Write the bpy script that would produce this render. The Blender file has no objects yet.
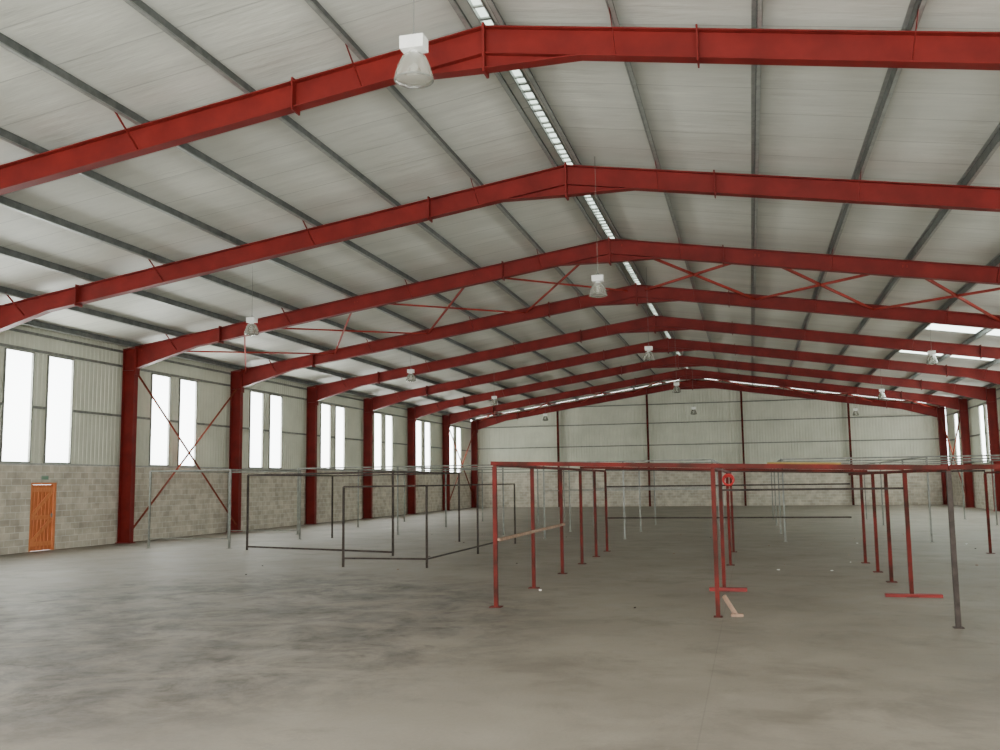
import bpy, math, random
from mathutils import Vector, Matrix
random.seed(4)
# ---------- building dimensions (metres) ----------
H=1.9                       # eye height
S=7.176; Y1=14.433          # bay spacing, first frame ahead of camera
Xl=-20.8775; Xr=-3.938      # left column line, ridge line
ZR=9.346; M=0.153           # ridge height, roof slope
BR=2.624; WT=6.073          # block wall height, window head height
HALF=Xr-Xl; q=HALF/14.4; XR2=Xr+HALF
yk=lambda k:Y1+(k-1)*S
KF=list(range(-1,10))
YB=yk(-1)-.35; YF=yk(9)+.35
ztop=lambda x:ZR-M*abs(x-Xr)
EAVE=ztop(Xl)
# ---------- materials ----------
def newmat(n):
    m=bpy.data.materials.new(n); m.use_nodes=True
    nt=m.node_tree; return m,nt,nt.nodes['Principled BSDF']
def N(nt,t,**k):
    n=nt.nodes.new(t)
    for a,b in k.items():
        if a in n.inputs: n.inputs[a].default_value=b
        else: setattr(n,a,b)
    return n
def noisemat(name,c1,c2,scale=3,rough=.6,metal=0,stretch=(1,1,1),bump=0,detail=6,lo=.35,hi=.65,spec=.5):
    m,nt,b=newmat(name)
    tc=N(nt,'ShaderNodeTexCoord'); mp=N(nt,'ShaderNodeMapping'); mp.inputs['Scale'].default_value=stretch
    nz=N(nt,'ShaderNodeTexNoise',Scale=scale,Detail=detail,Roughness=.6)
    cr=N(nt,'ShaderNodeValToRGB'); cr.color_ramp.elements[0].position=lo; cr.color_ramp.elements[1].position=hi
    cr.color_ramp.elements[0].color=(*c1,1); cr.color_ramp.elements[1].color=(*c2,1)
    L=nt.links.new
    L(tc.outputs['Object'],mp.inputs['Vector']);L(mp.outputs[0],nz.inputs['Vector']);L(nz.outputs['Fac'],cr.inputs[0]);L(cr.outputs[0],b.inputs['Base Color'])
    b.inputs['Roughness'].default_value=rough; b.inputs['Metallic'].default_value=metal
    b.inputs['Specular IOR Level'].default_value=spec
    if bump:
        bp=N(nt,'ShaderNodeBump',Strength=bump,Distance=.02); L(nz.outputs['Fac'],bp.inputs['Height']); L(bp.outputs[0],b.inputs['Normal'])
    return m
RED=noisemat('red_oxide_paint',(.125,.010,.008),(.185,.015,.012),1.6,.5,spec=.22)
BRACE=noisemat('bright_red_brace',(.20,.018,.012),(.29,.03,.02),2,.55,spec=.2)
BRACEW=noisemat('orange_primer_brace',(.15,.03,.015),(.25,.05,.025),2,.6,spec=.2)
RUST=noisemat('rusty_red_steel',(.038,.012,.008),(.12,.015,.012),2.5,.7,spec=.12)
DARK=noisemat('dark_steel',(.022,.017,.014),(.055,.042,.035),6,.65,0,spec=.15)
GALV=noisemat('galvanised_steel',(.13,.135,.12),(.22,.225,.20),8,.45,.3,spec=.3)
PURL=noisemat('purlin_steel',(.065,.072,.067),(.12,.127,.118),4,.5,.2,spec=.3)
PALE=noisemat('pale_galvanised',(.25,.26,.24),(.36,.37,.34),5,.4,.3)
SHEET=noisemat('wall_sheeting',(.46,.465,.375),(.55,.555,.45),.6,.6,0,(1,1,1),spec=.3)
WHITE=noisemat('white_enamel',(.7,.7,.66),(.8,.8,.76),5,.4)
WOOD=noisemat('orange_wood',(.36,.09,.025),(.50,.15,.04),6,.6,0,(1,6,.6),spec=.3)
WOODL=noisemat('orange_wood_brace',(.46,.14,.045),(.60,.21,.07),6,.6,0,(1,6,.6),spec=.3)
WOODD=noisemat('pale_timber',(.16,.09,.055),(.26,.16,.10),8,.7)
YEL=noisemat('yellow_pvc',(.22,.14,.03),(.30,.20,.05),5,.4)
GREEN=noisemat('faded_green_sign',(.12,.22,.15),(.16,.26,.18),5,.4)
HOSE=noisemat('red_hose',(.30,.012,.012),(.38,.015,.015),5,.4,spec=.2)
def math_(nt,op,a,b=None):
    n=nt.nodes.new('ShaderNodeMath'); n.operation=op
    for i,v in enumerate((a,b)):
        if v is None: continue
        if isinstance(v,(int,float)): n.inputs[i].default_value=v
        else: nt.links.new(v,n.inputs[i])
    return n.outputs[0]
def mixc(nt,fac,a,b,mode='MIX'):
    n=nt.nodes.new('ShaderNodeMix'); n.data_type='RGBA'; n.blend_type=mode
    def s(i,v):
        if isinstance(v,tuple): n.inputs[i].default_value=(*v,1)
        elif isinstance(v,(int,float)): n.inputs[i].default_value=v
        else: nt.links.new(v,n.inputs[i])
    s(0,fac); s(6,a); s(7,b); return n.outputs[2]
# floor
FLOOR,nt,b=newmat('concrete_floor'); L=nt.links.new
tc=N(nt,'ShaderNodeTexCoord')
def noise(scale,det=6,st=(1,1,1),loc=(0,0,0),ro=.6,dist=0):
    mp=N(nt,'ShaderNodeMapping'); mp.inputs['Scale'].default_value=st; mp.inputs['Location'].default_value=loc
    nz=N(nt,'ShaderNodeTexNoise',Scale=scale,Detail=det,Roughness=ro,Distortion=dist)
    L(tc.outputs['Object'],mp.inputs['Vector']); L(mp.outputs[0],nz.inputs['Vector']); return nz.outputs['Fac']
def ramp(v,a,b_):
    n=N(nt,'ShaderNodeMapRange'); n.inputs['From Min'].default_value=a; n.inputs['From Max'].default_value=b_; L(v,n.inputs['Value']); return n.outputs[0]
n1=ramp(noise(.35,5),.35,.65); n2=ramp(noise(1.6,8,(1,1,1),(5,2,0),.7,.6),.4,.7); n3=ramp(noise(30,4),.3,.7)
base=mixc(nt,n1,(.150,.130,.103),(.215,.190,.152))
base=mixc(nt,math_(nt,'MULTIPLY',n2,.4),base,(.29,.258,.21))
n4=ramp(noise(.9,9,(1,1,1),(9,4,2),.72,.4),.50,.64)
base=mixc(nt,math_(nt,'MULTIPLY',n4,.5),base,(.10,.085,.067))
sep=N(nt,'ShaderNodeSeparateXYZ'); L(tc.outputs['Object'],sep.inputs[0])
dx=math_(nt,'DIVIDE',math_(nt,'SUBTRACT',sep.outputs[0],-8.5),6.5); dy=math_(nt,'DIVIDE',math_(nt,'SUBTRACT',sep.outputs[1],12.0),8.0)
rr=math_(nt,'ADD',math_(nt,'MULTIPLY',dx,dx),math_(nt,'MULTIPLY',dy,dy))
msk=math_(nt,'MAXIMUM',math_(nt,'SUBTRACT',1.0,rr),0.0)
msk=math_(nt,'MINIMUM',math_(nt,'MULTIPLY',msk,2.0),1.0)
st=ramp(noise(.9,10,(1,1.0,1),(13,7,0),.72,.5),.42,.56)
s2=ramp(noise(2.6,10,(1,1,1),(3,6,0),.75,.3),.38,.60)
st=math_(nt,'MULTIPLY',st,math_(nt,'ADD',math_(nt,'MULTIPLY',s2,.65),.35))
base=mixc(nt,math_(nt,'MULTIPLY',math_(nt,'MULTIPLY',st,msk),.95),base,(.045,.036,.028))
base=mixc(nt,math_(nt,'MULTIPLY',n3,.16),base,(.08,.07,.06))
def joint(o,per,off,w):
    a=math_(nt,'ADD',o,off); a=math_(nt,'DIVIDE',a,per); a=math_(nt,'FRACT',a); a=math_(nt,'SUBTRACT',a,.5); a=math_(nt,'ABSOLUTE',a)
    return math_(nt,'GREATER_THAN',a,.5-w/per)
jj=joint(sep.outputs[0],5.5,33.0+0.45,.006)
base=mixc(nt,math_(nt,'MULTIPLY',jj,.25),base,(.06,.052,.045))
L(base,b.inputs['Base Color'])
rg=math_(nt,'ADD',math_(nt,'MULTIPLY',n2,.15),.52); L(rg,b.inputs['Roughness']); b.inputs['Specular IOR Level'].default_value=.35
bp=N(nt,'ShaderNodeBump',Strength=.2,Distance=.012); L(n2,bp.inputs['Height']); L(bp.outputs[0],b.inputs['Normal'])
# block wall
BLOCK,nt,b=newmat('concrete_block'); L=nt.links.new
tc=N(nt,'ShaderNodeTexCoord'); sep=N(nt,'ShaderNodeSeparateXYZ'); L(tc.outputs['Object'],sep.inputs[0])
cmb=N(nt,'ShaderNodeCombineXYZ'); L(math_(nt,'ADD',sep.outputs[0],sep.outputs[1]),cmb.inputs[0]); L(sep.outputs[2],cmb.inputs[1])
bk=N(nt,'ShaderNodeTexBrick'); L(cmb.outputs[0],bk.inputs['Vector'])
for k,v in {'Scale':1.0,'Mortar Size':.012,'Brick Width':.4,'Row Height':.2,'Bias':0.0,'Mortar Smooth':.2}.items(): bk.inputs[k].default_value=v
bk.inputs['Color1'].default_value=(.47,.43,.345,1); bk.inputs['Color2'].default_value=(.36,.325,.26,1); bk.inputs['Mortar'].default_value=(.52,.49,.41,1)
nz=N(nt,'ShaderNodeTexNoise',Scale=3.0,Detail=8.0); L(tc.outputs['Object'],nz.inputs['Vector'])
c=mixc(nt,.5,bk.outputs['Color'],nz.outputs['Fac'],'OVERLAY'); L(c,b.inputs['Base Color']); b.inputs['Roughness'].default_value=.85
bp=N(nt,'ShaderNodeBump',Strength=.4,Distance=.01); L(bk.outputs['Fac'],bp.inputs['Height']); bp.invert=True; L(bp.outputs[0],b.inputs['Normal'])
# roof blanket
ROOF,nt,b=newmat('roof_insulation'); L=nt.links.new
tc=N(nt,'ShaderNodeTexCoord'); sep=N(nt,'ShaderNodeSeparateXYZ'); L(tc.outputs['Object'],sep.inputs[0])
a1=ramp(noise(.8,5,(.3,1.6,1)),.3,.7); a2=ramp(noise(.25,3),.35,.65); a3=ramp(noise(2.5,5,(.2,1.2,1),(7,3,1),.65),.52,.75)
base=mixc(nt,a1,(.54,.545,.48),(.68,.68,.605)); base=mixc(nt,math_(nt,'MULTIPLY',a2,.5),base,(.49,.495,.44))
base=mixc(nt,math_(nt,'MULTIPLY',a3,.28),base,(.34,.34,.30))
j1=joint(sep.outputs[1],1.22,50.,.014); j2=joint(sep.outputs[1],.2033,50.,.010)
base=mixc(nt,math_(nt,'MULTIPLY',j1,.45),base,(.22,.22,.20)); base=mixc(nt,math_(nt,'MULTIPLY',j2,.07),base,(.3,.3,.28))
L(base,b.inputs['Base Color']); b.inputs['Roughness'].default_value=.5
w=noise(1.0,4,(.35,2.2,1),(1,2,3)); bp=N(nt,'ShaderNodeBump',Strength=.5,Distance=.06); L(w,bp.inputs['Height']); L(bp.outputs[0],b.inputs['Normal'])
def transl(name,col,tfrac):
    m,nt,b=newmat(name); nt.nodes.remove(b); out=nt.nodes['Material Output']
    t=N(nt,'ShaderNodeBsdfTransparent'); t.inputs[0].default_value=(*col,1)
    d=N(nt,'ShaderNodeBsdfTranslucent'); d.inputs[0].default_value=(*col,1)
    mx=N(nt,'ShaderNodeMixShader'); mx.inputs[0].default_value=1-tfrac
    nt.links.new(t.outputs[0],mx.inputs[1]);nt.links.new(d.outputs[0],mx.inputs[2]);nt.links.new(mx.outputs[0],out.inputs[0]); return m
PANE=transl('window_glazing',(.97,1,.98),.9)
SKYL=transl('fibreglass_skylight',(.8,.85,.8),.15)
RIDG=transl('ridge_fibreglass',(.50,.54,.50),.25)
LENS,nt,b=newmat('prismatic_lens'); b.inputs['Base Color'].default_value=(.38,.38,.32,1); b.inputs['Roughness'].default_value=.2; b.inputs['Transmission Weight'].default_value=.5; b.inputs['Alpha'].default_value=.75
# ---------- mesh builder ----------
class MB:
    def __init__(s): s.v=[];s.f=[];s.m=[];s.mats=[];s.sm=[]
    def mi(s,m):
        if m not in s.mats: s.mats.append(m)
        return s.mats.index(m)
    def add(s,vs,fs,m,smooth=False):
        o=len(s.v); s.v+= [tuple(v) for v in vs]; i=s.mi(m)
        for g in fs: s.f.append([o+a for a in g]); s.m.append(i); s.sm.append(smooth)
    def box(s,a,b,m):
        x0,y0,z0=a;x1,y1,z1=b
        vs=[(x,y,z) for x in(x0,x1) for y in(y0,y1) for z in(z0,z1)]
        s.add(vs,[(0,1,3,2),(4,6,7,5),(0,4,5,1),(2,3,7,6),(0,2,6,4),(1,5,7,3)],m)
    def beam(s,p1,p2,w,h,m,up=(0,0,1),off=0):
        p1=Vector(p1);p2=Vector(p2);d=(p2-p1).normalized();up=Vector(up)
        if abs(d.dot(up))>.99: up=Vector((0,1,0))
        sd=d.cross(up).normalized();u=sd.cross(d); vs=[]
        for p in(p1,p2):
            for a,c in((-1,-1),(1,-1),(1,1),(-1,1)): vs.append(p+sd*a*w/2+u*(c*h/2+off))
        s.add(vs,[(0,1,2,3),(7,6,5,4),(0,4,5,1),(1,5,6,2),(2,6,7,3),(3,7,4,0)],m)
    def ibeam(s,p1,p2,D,bf,m,up,tf=.02,tw=.012):
        s.beam(p1,p2,tw,D,m,up); s.beam(p1,p2,bf,tf,m,up,D/2-tf/2); s.beam(p1,p2,bf,tf,m,up,-D/2+tf/2)
    def tube(s,p1,p2,r,m,n=8):
        p1=Vector(p1);p2=Vector(p2);d=(p2-p1).normalized();up=Vector((0,0,1)) if abs(d.z)<.9 else Vector((1,0,0))
        a=d.cross(up).normalized();c=a.cross(d);vs=[]
        for p in(p1,p2):
            for i in range(n): t=2*math.pi*i/n; vs.append(p+a*r*math.cos(t)+c*r*math.sin(t))
        s.add(vs,[(i,(i+1)%n,n+(i+1)%n,n+i) for i in range(n)]+[list(range(n))[::-1],list(range(n,2*n))],m,False)
    def prism(s,poly,y0,y1,m):
        n=len(poly);vs=[(x,y0,z) for x,z in poly]+[(x,y1,z) for x,z in poly]
        s.add(vs,[list(range(n)),list(range(n,2*n))[::-1]]+[(i,n+i,n+(i+1)%n,(i+1)%n) for i in range(n)],m)
    def lathe(s,prof,m,n=32,rib=0,cx=0,cy=0):
        vs=[]
        for r,z in prof:
            for i in range(n):
                t=2*math.pi*i/n; g=r*(1+(rib if i%2 else 0)); vs.append((cx+g*math.cos(t),cy+g*math.sin(t),z))
        fs=[(j*n+i,j*n+(i+1)%n,(j+1)*n+(i+1)%n,(j+1)*n+i) for j in range(len(prof)-1) for i in range(n)]
        s.add(vs,fs,m,True)
    def torus(s,c,R,r,m,axis='y',n=28,k=8):
        vs=[]
        for i in range(n):
            t=2*math.pi*i/n
            for j in range(k):
                g=2*math.pi*j/k;a=(R+r*math.cos(g));x,z,y=a*math.cos(t),a*math.sin(t),r*math.sin(g)
                vs.append((c[0]+x,c[1]+y,c[2]+z) if axis=='y' else (c[0]+x,c[1]+z,c[2]+y))
        s.add(vs,[(i*k+j,i*k+(j+1)%k,((i+1)%n)*k+(j+1)%k,((i+1)%n)*k+j) for i in range(n) for j in range(k)],m,True)
    def obj(s,name,loc=(0,0,0),rot=0):
        me=bpy.data.meshes.new(name);me.from_pydata(s.v,[],s.f)
        for m in s.mats: me.materials.append(m)
        me.polygons.foreach_set('material_index',s.m); me.polygons.foreach_set('use_smooth',s.sm); me.update()
        return inst(name,me,loc,rot)
def inst(name,me,loc=(0,0,0),rot=0):
    o=bpy.data.objects.new(name,me);bpy.context.collection.objects.link(o);o.location=loc;o.rotation_euler[2]=rot;return o
# ---------- floor ----------
m=MB(); m.box((Xl-.6,YB-.3,-.2),(XR2+.6,YF+.3,0),FLOOR); m.obj('floor')
# ---------- portal frames ----------
D=.40*q;BF=.2*q;CW=.4*q
PS=1.83*q
m=MB()
A1=1.35*q;A2=HALF-2.2*q
def bot(d):
    e=0
    if d<A1: e=.22*q*(1-d/A1)
    if d>A2: e=.26*q*(d-A2)/(2.0*q)
    return ZR-M*d-D-e
ds=[0,A1,A2,HALF-.2*q]
for sg in(-1,1):
    for (a,b_) in zip(ds[:-1],ds[1:]):
        P=[(Xr+sg*a,ZR-M*a),(Xr+sg*b_,ZR-M*b_),(Xr+sg*b_,bot(b_)),(Xr+sg*a,bot(a))]
        m.prism(P,-.006,.006,RED)
        m.prism([(Xr+sg*a,bot(a)+.02),(Xr+sg*b_,bot(b_)+.02),(Xr+sg*b_,bot(b_)),(Xr+sg*a,bot(a))],-BF/2,BF/2,RED)
    m.prism([(Xr+sg*A1,ZR-M*A1-D+.02),(Xr,ZR-D+.02),(Xr,ZR-D),(Xr+sg*A1,ZR-M*A1-D)],-BF/2,BF/2,RED)
    m.prism([(Xr+sg*(HALF+.2*q),ZR-M*(HALF+.2*q)),(Xr,ZR),(Xr,ZR-.02),(Xr+sg*(HALF+.2*q),ZR-M*(HALF+.2*q)-.02)],-BF/2,BF/2,RED)
    xc=Xr+sg*HALF
    m.ibeam((xc,0,0.02),(xc,0,EAVE-.03),CW,BF,RED,(1,0,0))
    m.box((xc-.25*q,-.15,0),(xc+.25*q,.15,.025),RED)
    m.box((xc-.2*q,-BF/2,EAVE-D-.27*q),(xc+.2*q,BF/2,EAVE-D-.27*q+.02),RED)
    xi=xc-sg*.215*q
    m.box((min(xi,xi+.03),-.13,EAVE-D-.4*q),(max(xi,xi+.03),.13,EAVE+.05),RED)
    for d in(2.9*q,HALF-3.0*q):
        x=Xr+sg*d; m.box((x-.014,-.15,ZR-M*d-D-.06),(x+.014,.15,ZR-M*d+.05),RED)
    for d in(PS,3*PS,5*PS,7*PS):
        x=Xr+sg*d
        for yy in(-.8,.8):
            m.beam((x,yy*.1,ZR-M*d-D+.03),(x,yy,ZR-M*d+.06),.05,.008,RED,(1,0,0))
m.box((Xr-.02,-.15,ZR-D-.28*q),(Xr+.02,.15,ZR+.04),RED)
fr=m.obj('steel_portal_frame',(0,yk(KF[0]),0))
for k in KF[1:]: inst('steel_portal_frame',fr.data,(0,yk(k),0))
# ---------- purlins ----------
PD=[.28]+[PS*i for i in range(1,8)]+[HALF-.05]
m=MB()
for sg in(-1,1):
    for d in PD:
        x=Xr+sg*d;z=ZR-M*d+.005
        m.box((x-.004,YB,z),(x+.004,YF,z+.2),PURL)
        m.box((x-.004,YB,z),(x+.075,YF,z+.006),PALE)
        m.box((x-.075,YB,z+.194),(x+.004,YF,z+.2),PALE)
        m.box((x+.069,YB,z),(x+.075,YF,z+.02),PALE)
m.obj('roof_purlins')
# ---------- roof ----------
m=MB();sk=MB()
edges=[.11]+[PS*i for i in range(1,8)]+[HALF+.35*q]
ys=[YB-.2]+[yk(k) for k in range(0,9)]+[YF+.2]
for sg in(-1,1):
    for i in range(len(edges)-1):
        a,b_=edges[i],edges[i+1]
        for j in range(len(ys)-1):
            sky=(sg>0 and i in(5,6) and 5<=j<=8 )
            zz=lambda d:ZR-M*d+.21
            P=[(Xr+sg*a,zz(a)),(Xr+sg*b_,zz(b_)),(Xr+sg*b_,zz(b_)+.04),(Xr+sg*a,zz(a)+.04)]
            if sky:
                y0=ys[j]+1.8;y1=ys[j+1]-1.8
                m.prism(P,ys[j],y0,ROOF);m.prism(P,y1,ys[j+1],ROOF)
                P=[P[0],P[1],(P[1][0],P[1][1]+.005),(P[0][0],P[0][1]+.005)]
                sk.prism(P,y0,y1,SKYL)
            else: m.prism(P,ys[j],ys[j+1],ROOF)
m.obj('ceiling'); sk.obj('skylight_panels')
# ridge: translucent strip with narrow closers
m=MB(); y=YB
m.box((Xr-.1,YB,ZR+.235),(Xr+.1,YF,ZR+.24),RIDG)
while y<YF:
    m.box((Xr-.105,y,ZR+.20),(Xr+.105,y+random.uniform(.03,.09),ZR+.23),PALE); y+=random.choice((.3,.36,.42))
for sg in(-1,1): m.box((Xr+sg*.105-.01,YB,ZR+.15),(Xr+sg*.105+.01,YF,ZR+.24),PALE)
m.obj('ridge_vent')
# ---------- side walls ----------
DY0=24.58; DY1=25.68
def corr(m,xw,y0,y1,z0,z1,mat,side,zf=None,along='y'):
    ph=[(0,0),(.05,0),(.075,.018),(.125,.018),(.15,0)]
    prof=[];t=math.floor(y0/.2)*.2
    while t<y1+.2:
        for a,o in ph[1:]: prof.append((t+a,o))
        t+=.2
    prof=[g for g in prof if y0<g[0]<y1]; prof=[(y0,0)]+prof+[(y1,0)]
    vs=[]
    for g,o in prof:
        zt=z1 if zf is None else zf(g)
        if along=='y': vs+=[(xw+side*o,g,z0),(xw+side*o,g,zt)]
        else: vs+=[(g,xw+side*o,z0),(g,xw+side*o,zt)]
    m.add(vs,[(2*i,2*i+2,2*i+3,2*i+1) for i in range(len(prof)-1)],mat)
wn=0
for sd,name in((-1,'wall_left'),(1,'wall_right')):
    xw=Xr+sd*(HALF+.26*q); m=MB()
    bx=(min(xw,xw+sd*.2),max(xw,xw+sd*.2))
    if sd<0:
        m.box((bx[0],YB,0),(bx[1],DY0,BR),BLOCK);m.box((bx[0],DY1,0),(bx[1],YF,BR),BLOCK);m.box((bx[0],DY0,2.08),(bx[1],DY1,BR),BLOCK)
    else: m.box((bx[0],YB,0),(bx[1],YF,BR),BLOCK)
    zt=EAVE+.16
    xs=xw+sd*.06
    wins=[]
    for k in range(-1,9):
        for a,c in((.24,.405),(.49,.655)): wins.append((yk(k+a),yk(k+c)))
    cur=YB
    for a,c in wins:
        corr(m,xs,cur,a,BR,WT,SHEET,sd); cur=c
    corr(m,xs,cur,YF,BR,WT,SHEET,sd)
    corr(m,xs,YB,YF,WT,zt,SHEET,sd)
    xg=(min(xw-sd*.0,xs-sd*.005),max(xw-sd*.0,xs-sd*.005))
    cur=YB
    for a,c in wins+[(YF,YF)]:
        m.box((xg[0],cur,(BR+WT)/2),(xg[1],a,(BR+WT)/2+.08),GALV); cur=c
    for z in(WT+.02,EAVE-.15): m.box((xg[0],YB,z),(xg[1],YF,z+.08),GALV)
    m.box((min(xw-sd*.02,xs),YB,BR),(max(xw-sd*.02,xs),YF,BR+.05),PALE)
    m.obj(name)
    for a,c in wins:
        wn+=1; w=MB(); x0=min(xs-sd*.05,xs+sd*.02);x1=max(xs-sd*.05,xs+sd*.02)
        w.box((x0,a,BR+.05),(x1,a+.04,WT),GALV);w.box((x0,c-.04,BR+.05),(x1,c,WT),GALV)
        w.box((x0,a+.04,WT-.04),(x1,c-.04,WT),GALV);w.box((x0,a+.04,BR+.05),(x1,c-.04,BR+.09),GALV)
        w.add([(xs,a+.04,BR+.09),(xs,c-.04,BR+.09),(xs,c-.04,WT-.04),(xs,a+.04,WT-.04)],[(0,1,2,3)],PANE)
        w.obj('window_%d'%wn)
def rods(m,pts,mat=RED):
    for a,c in pts: m.beam(a,c,.085,.012,mat,(1,0,0)); m.beam(a,c,.012,.085,mat,(1,0,0))
for k0 in(3,8):
  for sd in(-1,1):
    m=MB();x=Xr+sd*(HALF-.05)
    rods(m,[((x,yk(k0)+.1,.3),(x,yk(k0+1)-.1,EAVE-.8)),((x-sd*.09,yk(k0)+.1,EAVE-.8),(x-sd*.09,yk(k0+1)-.1,.3))],mat=BRACEW)
    m.obj('wall_cross_brace')
  m=MB()
  for sg in(-1,1):
    for i in range(4):
        a=(.3+i*3.45)*q;c=a+3.4*q
        for (u,v) in((a,c),(c,a)):
            wd=.075 if sg>0 else .055
            m.beam((Xr+sg*u,yk(k0),ZR-M*u-.16),(Xr+sg*v,yk(k0+1),ZR-M*v-.16),wd,wd,BRACE)
  m.obj('roof_cross_brace')
# ---------- end walls ----------
m=MB()
m.box((Xl-.24*q,YF,0),(XR2+.24*q,YF+.2,BR),BLOCK)
corr(m,YF+.06,Xl-.24*q,XR2+.24*q,BR,0,SHEET,1,zf=lambda x:ztop(x)+.19,along='x')
for z in(BR+.02,BR+1.6*q,BR+3*q,BR+4.2*q):
    w=min(HALF,(ZR-z-.1)/M)
    m.box((Xr-w,YF-.06,z),(Xr+w,YF+.0,z+.08),GALV)
m.obj('wall_far')
for x in(-14.22,-7.35,-.45,6.94):
    m=MB(); m.ibeam((x,0,0),(x,0,ztop(x)+.0),.2,.14,RUST,(0,1,0)); m.obj('gable_wind_post',(0,YF-.17,0))
m=MB()
ox0,ox1,oz=Xr-7*q,Xr+9*q,5.2
m.box((Xl-.24*q,YB-.2,0),(ox0,YB,BR),BLOCK);m.box((ox1,YB-.2,0),(XR2+.24*q,YB,BR),BLOCK)
corr(m,YB-.06,Xl-.24*q,ox0,BR,0,SHEET,-1,zf=lambda x:ztop(x)+.19,along='x')
corr(m,YB-.06,ox1,XR2+.24*q,BR,0,SHEET,-1,zf=lambda x:ztop(x)+.19,along='x')
corr(m,YB-.06,ox0,ox1,oz,0,SHEET,-1,zf=lambda x:ztop(x)+.19,along='x')
m.obj('wall_near')
# ---------- door ----------
m=MB();xw=Xl-.26*q;xd=xw-.06
m.box((xw-.12,DY0,0),(xw+.01,DY0+.06,2.08),WOODL);m.box((xw-.12,DY1-.06,0),(xw+.01,DY1,2.08),WOODL);m.box((xw-.12,DY0+.06,2.02),(xw+.01,DY1-.06,2.08),WOODL)
a,c=DY0+.065,DY1-.065;nb=6;bw=(c-a)/nb
for i in range(nb): m.box((xd-.02,a+i*bw+.006,.01),(xd,a+(i+1)*bw-.006,2.015),WOOD)
for z in(.15,.95,1.8): m.box((xd,a+.02,z),(xd+.03,c-.02,z+.13),WOODL)
m.beam((xd+.0125,a+.08,.28),(xd+.0125,c-.08,.94),.12,.026,WOODL,(1,0,0));m.beam((xd+.0125,a+.08,1.09),(xd+.0125,c-.08,1.79),.12,.026,WOODL,(1,0,0))
m.box((xd+.03,c-.1,1.0),(xd+.05,c-.06,1.14),GALV);m.tube((xd+.05,c-.08,1.08),(xd+.09,c-.08,1.08),.012,GALV);m.tube((xd+.09,c-.08,1.08),(xd+.09,c-.2,1.08),.012,GALV)
m.obj('door_1')
m=MB();yc=(DY0+DY1)/2;m.box((xw,yc-.16,2.16),(xw+.03,yc+.16,2.30),PALE);m.box((xw+.03,yc-.14,2.18),(xw+.035,yc+.14,2.28),GREEN);m.obj('exit_sign')
# ---------- lamps ----------
def lampmesh():
    m=MB()
    m.box((-.13,-.09,.13),(.13,.09,.27),WHITE)
    m.lathe([(.0,.13),(.05,.13),(.055,.09),(.08,.08)],WHITE,16)
    m.lathe([(.08,.09),(.12,.06),(.15,.0),(.175,-.07),(.195,-.14),(.205,-.19)],LENS,48,.03)
    m.lathe([(.205,-.185),(.212,-.2),(.2,-.205)],GALV,32)
    m.lathe([(.2,-.19),(.17,-.215),(.09,-.235),(0,-.24)],LENS,32)
    m.lathe([(0,.06),(.035,.04),(.045,-.05),(.03,-.11),(0,-.13)],WHITE,16)
    m.torus((0,0,.3),.028,.006,GALV,'y',16,6)
    return m
for x,y,z in[(-3.27,9.11,6.33),(-3.22,21.39,6.33),(-3.3,33.51,6.33),(-3.3,46.51,6.33),(-3.4,62.56,6.33),(-13.4,23.83,6.33),(-13.45,36.98,6.33),(-13.4,50.13,6.33),(-13.6,64.5,6.33),(6.75,38.37,6.33),(6.95,54.16,6.33),(6.94,67.4,6.25),(6.8,24.0,6.33),(6.8,9.1,6.33)]:
    m=lampmesh(); L0=ztop(x)+.2-z
    m.tube((0,0,.31),(0,0,L0),.005,GALV,6)
    m.obj('high_bay_lamp',(x,y,z))
# ---------- pipe racks ----------
def post(m,x,y,h,mat,r=.03,plate=.09,z0=0):
    m.box((x-r,y-r,z0),(x+r,y+r,h),mat)
    if plate: m.box((x-plate,y-plate,0),(x+plate,y+plate,.012),mat)
def rail(m,a,c,mat,w=.05): m.beam(a,c,w,w,mat)
m=MB()
rowY=[14.44,17.09,19.8,22.2,24.3,26.2]; ye=rowY[-1]
xl,yf=-3.87,14.44; xc_,yc_=-.52,13.88; xr_,yr_=2.46,13.37
h1,h2,h3=2.15,2.05,1.97
for y in rowY: post(m,xl,y,h1,RUST)
post(m,xc_,yc_,h2,RUST,.03,.06)
post(m,xr_,yr_,h3,DARK,.03,.06)
for y in rowY[1::2]: post(m,xc_,y,h2,RUST)
RY=[16.66,18.95,20.9,23.06]
for y in RY: post(m,xr_-.05,y,h3,RUST)
for x,y,h in((xl,yf,h1),(xc_,yc_,h2),(xr_,yr_,h3)): rail(m,(x,y,h+.025),(x,ye,h+.025),RUST)
rail(m,(xl-.05,yf,h1+.05),(xc_,yc_,h2+.05),RUST,.06);rail(m,(xc_,yc_,h2+.05),(xr_,yr_,h3+.05),RUST,.06)
for y,mt in((rowY[1],RUST),(rowY[3],RUST),(ye,DARK)):
    rail(m,(xl,y,h1+.075),(xc_,y,h2+.075),mt,.05); rail(m,(xc_,y,h2+.075),(xr_,y,h3+.075),mt,.05)
rail(m,(xl,ye,1.75),(xr_,ye,1.75),DARK,.04);rail(m,(xl,ye,.9),(xr_,ye,.9),DARK,.04)
rail(m,(xc_,rowY[1],1.72),(xr_,rowY[1],1.72),DARK,.035)
rail(m,(xl+.055,yf,1.02),(xl+.055,rowY[2],1.02),WOODD,.045)
m.box((xc_-.25,rowY[1]-.07,0),(xc_+.38,rowY[1]+.07,.06),RED)
m.box((xr_-.45,RY[0]-.07,0),(xr_+.40,RY[0]+.07,.05),RED)
rail(m,(xr_,yr_,h3+.05),(xr_+3.2,yr_+.3,h3+.05),RUST,.06)
post(m,xr_+3.2,yr_+.3,h3,RUST)
for y in(ye-3,ye): post(m,xr_+3.2,y,h3,RUST)
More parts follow.
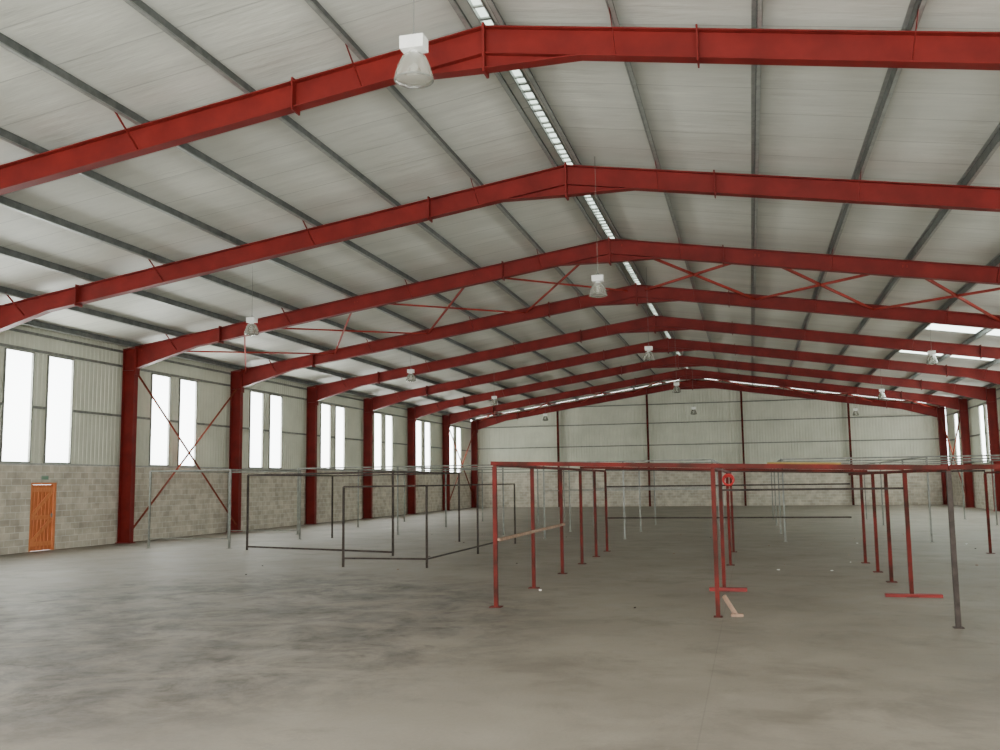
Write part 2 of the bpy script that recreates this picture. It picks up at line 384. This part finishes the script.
rail(m,(xr_+3.2,yr_+.3,h3+.02),(xr_+3.2,ye,h3+.02),RUST);rail(m,(xr_,ye,h3+.07),(xr_+3.2,ye,h3+.07),DARK)
m.obj('steel_pipe_rack')
m=MB();m.tube((xc_+.8,rowY[1],h2+.115),(xc_+2.0,rowY[1]-.03,h2+.09),.025,YEL);m.obj('yellow_pipe')
m=MB()
m.torus((0,0,0),.09,.016,HOSE,'y');m.torus((0,.03,-.02),.08,.016,HOSE,'y');m.obj('hose_coil',(xc_+.14,rowY[1]-.06,h2-.15))
m=MB();m.beam((0,0,.01),(-.17,.1,.27),.06,.025,WOODD,(0,1,0));m.box((-.08,-.04,0),(.09,.04,.04),WOODD);m.obj('timber_prop',(xc_+.25,yc_+.1,0))
m=MB();h=2.22
x0,y0,x1,y1=-14.62,25.93,-9.28,24.09
for x,y in((x0,y0),(x1,y1),(x0,y0+6),(x1,y1+6)): post(m,x,y,h,DARK,.025,0)
for z in(.1,h): rail(m,(x0,y0,z),(x1,y1,z),DARK,.05)
rail(m,(x0,y0,h),(x0,y0+6,h),DARK,.045);rail(m,(x1,y1,h),(x1,y1+6,h),DARK,.045)
rail(m,(x0,y0+6,h),(x1,y1+6,h),DARK,.045)
m.obj('steel_tube_frame')
m=MB();h=1.85
x2,y2,x3,y3=-9.24,20.8,-7.18,20.77
for x,y in((x2,y2),(x3,y3),(x3,y3+4.2),(x3,y3+8.4)): post(m,x,y,h,DARK,.022,0)
for z in(.2,h): rail(m,(x2,y2,z),(x3,y3,z),DARK,.04)
for z in(.2,h): rail(m,(x3,y3,z),(x3,y3+8.4,z),DARK,.035)
m.obj('steel_tube_frame')
def rack(name,xs,ys,h,mat,r=.026,mids=()):
    m=MB()
    for x in xs:
        for y in ys: post(m,x,y,h,mat,r,.06)
        rail(m,(x,ys[0],h),(x,ys[-1],h),mat,.045)
    for y in ys:
        rail(m,(xs[0],y,h),(xs[-1],y,h),mat,.045)
        for z in mids: rail(m,(xs[0],y,z),(xs[-1],y,z),mat,.03)
    m.obj(name)
rack('galvanised_pipe_rack',[-18.35,-15.53],[26.47,31.2],2.4,GALV,mids=(.3,))
rack('galvanised_pipe_rack',[-17.06,-12.94,-8.82],[34.1,40.,45.9],2.55,GALV)
rack('galvanised_pipe_rack',[-6.8,-4.1,-1.2],[31.8,36.5,42.3],2.55,GALV,mids=(1.6,))
rack('galvanised_pipe_rack',[.94,5.06,9.2],[30.6,35.3,41.2,47.],2.5,GALV)
m=MB()
for i in range(40):
    x=random.uniform(-12,8);y=random.uniform(14,35);s=random.uniform(.01,.03);a=random.uniform(0,3)
    m.beam((x,y,.008),(x+s*2*math.cos(a),y+s*2*math.sin(a),.008),s,.015,random.choice([WOODD,WHITE,DARK]))
m.obj('floor_debris')
# ---------- lights ----------
w=bpy.data.worlds.new('W');bpy.context.scene.world=w;w.use_nodes=True
w.node_tree.nodes['Background'].inputs[0].default_value=(.97,.99,1,1);w.node_tree.nodes['Background'].inputs[1].default_value=9.0
def area(loc,rot,sx,sy,e,col=(1,1,1)):
    l=bpy.data.lights.new('daylight','AREA');l.shape='RECTANGLE';l.size=sx;l.size_y=sy;l.energy=e;l.color=col
    o=bpy.data.objects.new('daylight',l);bpy.context.collection.objects.link(o);o.location=loc;o.rotation_euler=rot
for k in range(-1,9):
    y=yk(k+.45)
    area((Xl-1.1,y,(BR+WT)/2),(0,-math.pi/2,0),3.0,3,480,(1,1,.93))
    area((XR2+1.1,y,(BR+WT)/2),(0,math.pi/2,0),3.0,3,420,(1,1,.93))
area(((ox0+ox1)/2,YB-.8,2.6),(math.pi/2,0,0),15*q,5,1800,(1,.99,.91))
# ---------- camera ----------
f,TH,PH,RO=952.075,0.25486,0.11251,-0.01297
cd=bpy.data.cameras.new('Cam');cam=bpy.data.objects.new('Cam',cd);bpy.context.collection.objects.link(cam)
cd.sensor_width=36;cd.lens=f*36/1000;cd.clip_end=300
st,ct,sp,cp=math.sin(TH),math.cos(TH),math.sin(PH),math.cos(PH)
F=Vector((-st*cp,ct*cp,sp));R0=Vector((ct,st,0));U0=Vector((st*sp,-ct*sp,cp))
R=R0*math.cos(RO)+U0*math.sin(RO);U=U0*math.cos(RO)-R0*math.sin(RO)
cam.matrix_world=Matrix.Translation((0,0,H))@Matrix([[R[i],U[i],-F[i]] for i in range(3)]).to_4x4()
bpy.context.scene.camera=cam
